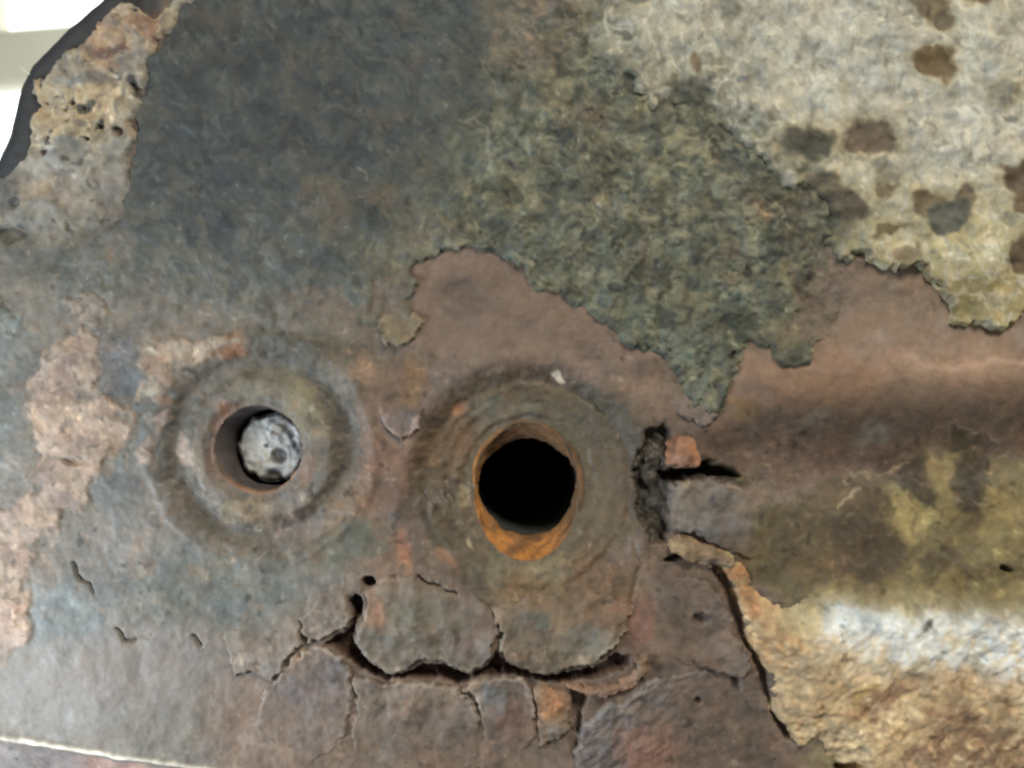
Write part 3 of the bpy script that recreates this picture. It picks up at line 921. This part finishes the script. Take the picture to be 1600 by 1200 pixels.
TAND = (150, 138, 122)
FLAKES = [
    ([(350, 990), (400, 965), (450, 940), (482, 925), (476, 955), (470, 985), (474, 1003), (453, 1024), (447, 1045), (425, 1062), (397, 1050), (366, 1056), (358, 1020)],
     9, ((395, 950), (420, 1035)), flake_relief, (120, 110, 100), [(415, 985, 10, 10, (142, 134, 122))], TAND),
    ([(474, 958), (500, 928), (545, 900), (572, 888), (584, 902), (566, 922), (546, 934), (548, 972), (532, 984), (502, 1000), (478, 1004), (471, 985)],
     10, ((540, 880), (505, 975)), flake_relief, (114, 103, 92), [(560, 905, 26, 22, (104, 88, 82))], TAND),
    ([(570, 955), (574, 922), (592, 902), (650, 898), (715, 920), (765, 945), (785, 990), (768, 1010), (764, 1034), (735, 1051), (715, 1044), (700, 1035), (680, 1032),
      (660, 1031), (630, 1047), (605, 1050), (590, 1035), (570, 1022), (553, 1000)],
     15, ((690, 890), (650, 985)), flake_relief, (112, 104, 92), [(670, 940, 50, 34, (98, 98, 86)), (585, 945, 16, 34, (142, 112, 94)), (740, 1010, 34, 20, (114, 98, 90)), (757, 1005, 12, 10, (138, 130, 124))], TAND),
    ([(765, 950), (850, 930), (940, 925), (990, 950), (978, 988), (955, 1015), (930, 1034), (885, 1045), (862, 1053), (830, 1048), (800, 1036), (776, 1012), (786, 990)],
     15, ((870, 905), (870, 1010)), flake_relief, (110, 98, 82), [(838, 965, 20, 12, (72, 84, 80)), (920, 1005, 40, 24, (108, 104, 94)), (930, 960, 40, 18, (118, 96, 74)), (800, 1020, 26, 14, (124, 106, 88))], TAND),
    ([(412, 1085), (448, 1036), (480, 1012), (508, 1008), (530, 1022), (546, 1050), (552, 1085), (546, 1130), (525, 1168), (480, 1195), (430, 1195), (398, 1140)],
     5, ((420, 1190), (520, 1050)), flake_relief, (112, 101, 94), [(470, 1100, 50, 50, (100, 92, 88))], (162, 146, 130)),
    ([(553, 1055), (600, 1066), (640, 1064), (690, 1068), (714, 1078), (738, 1092), (750, 1130), (742, 1260), (556, 1260), (550, 1150), (558, 1095)],
     7, ((640, 1190), (640, 1085)), flake_relief, (118, 104, 92), [(690, 1150, 50, 50, (98, 90, 84)), (590, 1180, 40, 40, (112, 104, 94))], TAND),
    ([(720, 1078), (735, 1066), (790, 1056), (815, 1058), (828, 1076), (836, 1110), (838, 1150), (815, 1182), (808, 1260), (748, 1260), (754, 1130), (742, 1090)],
     9, ((770, 1190), (785, 1085)), flake_relief, (110, 98, 88), [(800, 1130, 30, 50, (104, 80, 72)), (770, 1090, 20, 16, (104, 102, 98)), (735, 1078, 16, 9, (142, 118, 92))], (172, 156, 138)),
    ([(832, 1072), (860, 1076), (886, 1082), (893, 1110), (890, 1142), (846, 1172), (840, 1130)],
     10, None, lump_relief, (122, 102, 82), [(858, 1096, 20, 16, (148, 108, 78)), (870, 1140, 20, 16, (112, 102, 92))], None),
    ([(908, 1132), (940, 1104), (985, 1090), (1012, 1064), (1100, 1046), (1180, 1090), (1204, 1150), (1240, 1260), (902, 1260), (900, 1165)],
     11, ((1080, 1180), (960, 1110)), rough_relief, (108, 98, 92), [(1010, 1170, 50, 30, (126, 98, 88)), (930, 1100, 20, 14, (132, 126, 118)), (1100, 1140, 70, 50, (100, 88, 82))], (146, 136, 128)),
    ([(882, 1070), (930, 1072), (968, 1064), (996, 1044), (992, 1030), (1010, 1022), (1014, 1048), (982, 1078), (940, 1088), (896, 1086)],
     12, None, lump_relief, (130, 102, 82), [(1000, 1040, 14, 20, (128, 104, 84))], None),
    ([(1044, 758), (1080, 750), (1105, 745), (1140, 756), (1182, 768), (1222, 800), (1232, 832), (1204, 866), (1160, 872), (1118, 852), (1082, 832), (1047, 826)],
     14, ((1215, 830), (1110, 780)), flake_relief, (112, 104, 95), [(1112, 778, 8, 8, (76, 72, 68)), (1160, 780, 16, 12, (130, 124, 112)), (1160, 830, 50, 26, (98, 96, 94))], None),
    ([(1047, 688), (1058, 680), (1084, 688), (1090, 702), (1097, 715), (1092, 728), (1060, 730), (1044, 720)],
     24, None, lump_relief, (158, 114, 86), [(1060, 715, 8, 14, (168, 126, 102)), (1080, 700, 12, 10, (164, 112, 76))], None),
    ([(583, 500), (612, 488), (650, 490), (664, 506), (650, 530), (626, 544), (596, 532)],
     11, ((625, 470), (625, 520)), flake_relief, (112, 102, 82), [(610, 515, 20, 16, (122, 110, 86))], (136, 122, 98)),
    ([(1038, 850), (1060, 832), (1090, 842), (1130, 860), (1150, 880), (1126, 886), (1098, 884), (1070, 872), (1046, 862)],
     15, None, lump_relief, (130, 108, 84), [(1052, 850, 14, 12, (140, 124, 94)), (1112, 878, 12, 10, (82, 70, 58))], None),
    ([(588, 622), (598, 664), (612, 676), (626, 694), (648, 682), (660, 650), (664, 622), (630, 600)],
     7, ((630, 620), (630, 670)), flake_relief, (106, 94, 90), [], (186, 156, 140)),
    ([(1078, 590), (1100, 600), (1126, 652), (1100, 668), (1064, 650), (1040, 612)],
     7, ((1050, 600), (1100, 650)), flake_relief, (112, 100, 92), [], None),
    ([(1050, 900), (1100, 905), (1128, 930), (1146, 985), (1176, 1040), (1160, 1062), (1100, 1040), (1020, 1020), (1008, 960)],
     7, ((1010, 980), (1150, 980)), flake_relief, (108, 94, 84), [(1060, 1030, 40, 16, (124, 104, 88)), (1096, 966, 14, 9, (80, 70, 62))], None),
]
for i, (pts, th, tp, rel, c0, st, ec) in enumerate(FLAKES):
    layer('rust_flake', pts, th, rel, flake_col(c0, st, 120 + i, ec), M_SCALE, wp=(5, 24, 4.5, 10), seed=120 + i, edge=3.5, taper=tp,
          lip=1.2 if ec else 0.4, sink=12)


# ------------------------------------------------------------------ bores
def tube(name, rings, colfun, mat, label=None, n=96, cap=False, parent=plate):
    """rings: (cx, cy, rx, ry, H, wobble)"""
    co = []; cols = []
    a = np.linspace(0, 2 * math.pi, n, endpoint=False)
    for k, (cx, cy, rx, ry, h, w) in enumerate(rings):
        j = w * (fbm(np.cos(a) * 40 + k * 3, np.sin(a) * 40, 22, 3, 900) + 0.5 * fbm(np.cos(a) * 40 + k * 9, np.sin(a) * 40, 7, 2, 901))
        x = cx + (rx + j) * np.cos(a); y = cy + (ry + j) * np.sin(a)
        hh = np.full(n, h) + (0 if k > 1 else 0.0)
        co.append(np.stack([(x - 800) * S, -hh * S, (600 - y) * S], 1))
        cols.append(colfun(a, k, h))
    co = np.concatenate(co); cols = np.concatenate(cols)
    m = len(rings); f = []
    for k in range(m - 1):
        i = np.arange(n); j = (i + 1) % n
        f.append(np.stack([k * n + i, k * n + j, (k + 1) * n + j, (k + 1) * n + i], 1))
    f = np.concatenate(f)
    if cap:
        c = co[-n:].mean(0, keepdims=True); co = np.concatenate([co, c]); cols = np.concatenate([cols, cols[-1:]])
        i = np.arange(n); j = (i + 1) % n
        f = np.concatenate([f, np.stack([(m - 1) * n + i, (m - 1) * n + j, np.full(n, len(co) - 1), np.full(n, len(co) - 1)], 1)])
        tri = f[-n:, :3]; f = f[:-n]
    o = None
    if cap:
        quads = f
        me = bpy.data.meshes.new(name)
        me.from_pydata(co.tolist(), [], quads.tolist() + tri.tolist())
        me.polygons.foreach_set('use_smooth', np.full(len(me.polygons), True))
        at = me.attributes.new('tint', 'FLOAT_COLOR', 'POINT')
        rgba = np.ones((len(co), 4), np.float32); rgba[:, :3] = lin(np.clip(cols, 0, 255)) * GAIN
        at.data.foreach_set('color', rgba.ravel())
        me.materials.append(mat)
        o = bpy.data.objects.new(name, me); COL.objects.link(o)
    else:
        o = make_mesh(name, co, f.ravel(), 4, mat, None, cols)
    return o


def orange(a, k, h):
    c = np.empty((len(a), 3))
    n1 = fbm(np.cos(a) * 40 + h, np.sin(a) * 40, 16, 3, 910)
    low = np.clip(np.sin(a) * 0.9 + 0.35 - 0.55 * np.cos(a), 0, 1)     # rust is more orange on the lower and left wall
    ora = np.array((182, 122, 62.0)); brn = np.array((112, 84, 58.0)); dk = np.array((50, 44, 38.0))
    c[:] = brn
    c += (ora - brn) * low[:, None]
    n2 = fbm(np.cos(a) * 40 + h * 0.5, np.sin(a) * 40 - h * 0.5, 6, 2, 911)
    c += (np.array((104, 74, 46.0)) - c) * np.clip(0.9 * sst(0.0, 0.6, n1) + 0.7 * sst(0.1, 0.5, n2), 0, 0.85)[:, None]
    c *= (1 + 0.25 * n2)[:, None]
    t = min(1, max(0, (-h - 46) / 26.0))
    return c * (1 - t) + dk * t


def rust_pts(cx, cy, rx, ry, h0, h1, cx1, cy1, r1, n, w):
    out = []
    for i in range(n):
        t = i / (n - 1)
        out.append((cx + (cx1 - cx) * t, cy + (cy1 - cy) * t, rx + (r1 - rx) * t, ry + (r1 - ry) * t, h0 + (h1 - h0) * t, w))
    return out


part(tube('bore_sleeve', [(823, 772, 94, 120, -31, 1.5), (823, 772, 86, 111, -25, 2.5)] +
          rust_pts(823, 771, 84, 109, -29, -56, 826, 765, 79, 12, 6.0) + [(826, 764, 81, 82, -72, 4)], orange, M_BORE), 'orange rust lining the mouth of the open bore')
part(tube('bore_wall', [(826, 764, 82, 84, -66, 2), (824, 764, 84, 85, -80, 2), (822, 764, 84, 84, -160, 2), (822, 764, 84, 84, -420, 0), (822, 764, 84, 84, -900, 0)],
          lambda a, k, h: np.tile(np.array((62, 62, 58.0)), (len(a), 1)), M_BORE, cap=True), 'black depth of the open bore')


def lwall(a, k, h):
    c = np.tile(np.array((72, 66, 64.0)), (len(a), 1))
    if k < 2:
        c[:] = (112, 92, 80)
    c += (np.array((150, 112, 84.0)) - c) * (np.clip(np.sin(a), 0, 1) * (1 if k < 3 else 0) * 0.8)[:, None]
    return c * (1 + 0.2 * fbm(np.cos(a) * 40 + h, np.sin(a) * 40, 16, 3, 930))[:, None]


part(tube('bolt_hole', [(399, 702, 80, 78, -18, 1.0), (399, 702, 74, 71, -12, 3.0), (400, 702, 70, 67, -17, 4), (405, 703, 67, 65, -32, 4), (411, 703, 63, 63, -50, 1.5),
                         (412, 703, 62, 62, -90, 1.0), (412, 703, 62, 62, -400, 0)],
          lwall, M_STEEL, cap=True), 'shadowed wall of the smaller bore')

# ------------------------------------------------------------------ bolt end sitting in the left bore
BC, BD = (413.0, 703.0), -50.0
bolt = thing('bolt', 'worn pale grey bolt end sunk inside the smaller bore', 'bolt', P(BC[0], BC[1], BD - 290))


def bpart(o):
    o.parent = bolt
    o.location = (-bolt.location.x, -bolt.location.y, -bolt.location.z)
    return o


n, rings_ = 72, 26
co = []; cols = []
a = np.linspace(0, 2 * math.pi, n, endpoint=False)
for k in range(rings_):
    t = (k + 0.02) / (rings_ - 1)
    rr = 57.0 * t * (1 + 0.10 * t ** 3 * fbm(np.cos(a) * 30, np.sin(a) * 30, 12, 3, 951))
    x = BC[0] + rr * np.cos(a); y = BC[1] + rr * np.sin(a)
    h = BD + 5.0 * fbm(x, y, 34, 3, 950) + 3.2 * fbm(x, y, 12, 2, 952) - 16 * sst(0.84, 1.02, t) ** 1.5
    for cx, cy, r0, dp in ((424, 716, 14, 8), (403, 700, 4, 3), (414, 752, 16, 9), (382, 745, 5, 4), (445, 680, 8, 3)):
        h = h - dp * (1 - sst(0.5, 1.15, np.hypot(x - cx, y - cy) / r0))
    co.append(np.stack([(x - 800) * S, -h * S, (600 - y) * S], 1))
    c = np.tile(np.array((158, 158, 154.0)), (n, 1)) * (1 + 0.16 * fbm(x, y, 26, 3, 953) + 0.13 * fbm(x, y, 11, 2, 954) - 0.35 * sst(0.8, 1.0, t) * sst(-0.2, 0.4, fbm(x, y, 20, 2, 955)))[:, None]
    for cx, cy, r0, kk in ((424, 716, 14, 0.5), (403, 700, 4, 0.4), (414, 752, 15, 0.45), (450, 705, 12, 0.2)):
        c *= (1 - kk * (1 - sst(0.6, 1.2, np.hypot(x - cx, y - cy) / r0)))[:, None]
    c += (np.array((112, 94, 76.0)) - c) * (0.55 * sst(0.15, 0.55, fbm(x, y, 30, 3, 957)))[:, None]
    cols.append(c)
co = np.concatenate(co); cols = np.concatenate(cols)
f = []
for k in range(rings_ - 1):
    i = np.arange(n); j = (i + 1) % n
    f.append(np.stack([k * n + i, (k + 1) * n + i, (k + 1) * n + j, k * n + j], 1))
bpart(make_mesh('end_face', co, np.concatenate(f).ravel(), 4, M_BOLT, None, cols))
bpart(tube('shank', [(BC[0], BC[1], 55.5, 55.5, BD - 15, 0.6)] + [(BC[0], BC[1], 56.0 if q % 2 else 52.0, 56.0 if q % 2 else 52.0, BD - 20 - 7 * q, 0.4) for q in range(38)],
           lambda a, k, h: np.tile(np.array((92, 88, 84.0)), (len(a), 1)), M_BOLT, parent=bolt, cap=True))

# ------------------------------------------------------------------ hair caught on the edge
hair_pts = [(62, 122, -18), (50, 117.5, -12), (40, 112, -8), (34, 107.5, -6), (30.5, 104, -6), (28, 101, -7)]
hco = []; hf = []
for i, (x, y, h) in enumerate(hair_pts):
    r = 1.1 * (1 - 0.12 * i)
    for q in range(6):
        an = q * math.pi / 3
        hco.append(P(x + 0.6 * r * math.cos(an), y - 0.8 * r * math.cos(an), h + r * math.sin(an)))
for i in range(len(hair_pts) - 1):
    for q in range(6):
        hf += [i * 6 + q, i * 6 + (q + 1) % 6, (i + 1) * 6 + (q + 1) % 6, (i + 1) * 6 + q]
hair = make_mesh('fibre', hco, hf, 4, plain_material('pale_fibre', (214, 206, 190), 0.5, noise=900.0))
hair['label'] = 'short pale fibre sticking out from the plate edge towards the window'
hair['category'] = 'fibre'

# ------------------------------------------------------------------ bright window behind
KW = 5.0
DW = -(KW - 1) * DIST


def W(X, Y, H=0.0):
    return P(800 + (X - 800) * KW, 600 + (Y - 600) * KW, DW + H)


win = thing('window', 'overexposed white window with grey frame bars behind the plate', 'window', W(150, 760))
M_FRAME = plain_material('window_frame_paint', (196, 196, 180), 0.6, noise=14.0)
M_PANE = plain_material('bright_pane', (240, 244, 245), 0.3, emit=((1.0, 1.0, 0.99), 1.6), noise=3.0)


def wbox(name, x0, x1, y0, y1, h0, h1, mat, bev=0.004, shear=0.0):
    ax, _, az = W(x0, y0); bx, _, bz = W(x1, y1)
    ya, yb = W(0, 0, h0)[1], W(0, 0, h1)[1]
    b = min(bev, abs(bx - ax) / 4, abs(az - bz) / 4)
    L = win.location
    v = []; f = []
    for (yy, ins) in ((ya, 0), (yb + b, 0), (yb, b)):
        for (xx, zz) in ((ax + ins, bz + ins), (bx - ins, bz + ins), (bx - ins, az - ins), (ax + ins, az - ins)):
            v.append((xx - L.x, yy - L.y, zz - L.z + shear * (xx - W(0, 0)[0])))
    for k in range(2):
        for i in range(4):
            j = (i + 1) % 4
            f.append((k * 4 + i, k * 4 + j, (k + 1) * 4 + j, (k + 1) * 4 + i))
    f += [(8, 9, 10, 11), (3, 2, 1, 0)]
    me = bpy.data.meshes.new(name); me.from_pydata(v, [], f); me.update()
    me.materials.append(mat)
    o = bpy.data.objects.new(name, me); COL.objects.link(o); o.parent = win
    return o


SH = 0.075
wbox('transom', -560, 470, 60, 145, -120, 180, M_FRAME, shear=SH)
wbox('mullion', -36, 9, -480, 62, -110, 150, M_FRAME)
wbox('pane', 9, 470, -480, 64, -60, -30, M_PANE)
wbox('pane', -560, -36, -480, 64, -60, -30, M_PANE)
wbox('pane', -560, 470, 130, 700, -60, -30, M_PANE)
wbox('frame_post', -620, -560, -540, 760, -120, 180, M_FRAME)
wbox('frame_post', 470, 530, -540, 760, -120, 180, M_FRAME)
wbox('frame_rail', -560, 470, -540, -480, -120, 180, M_FRAME)
wbox('frame_rail', -560, 470, 700, 760, -120, 180, M_FRAME)
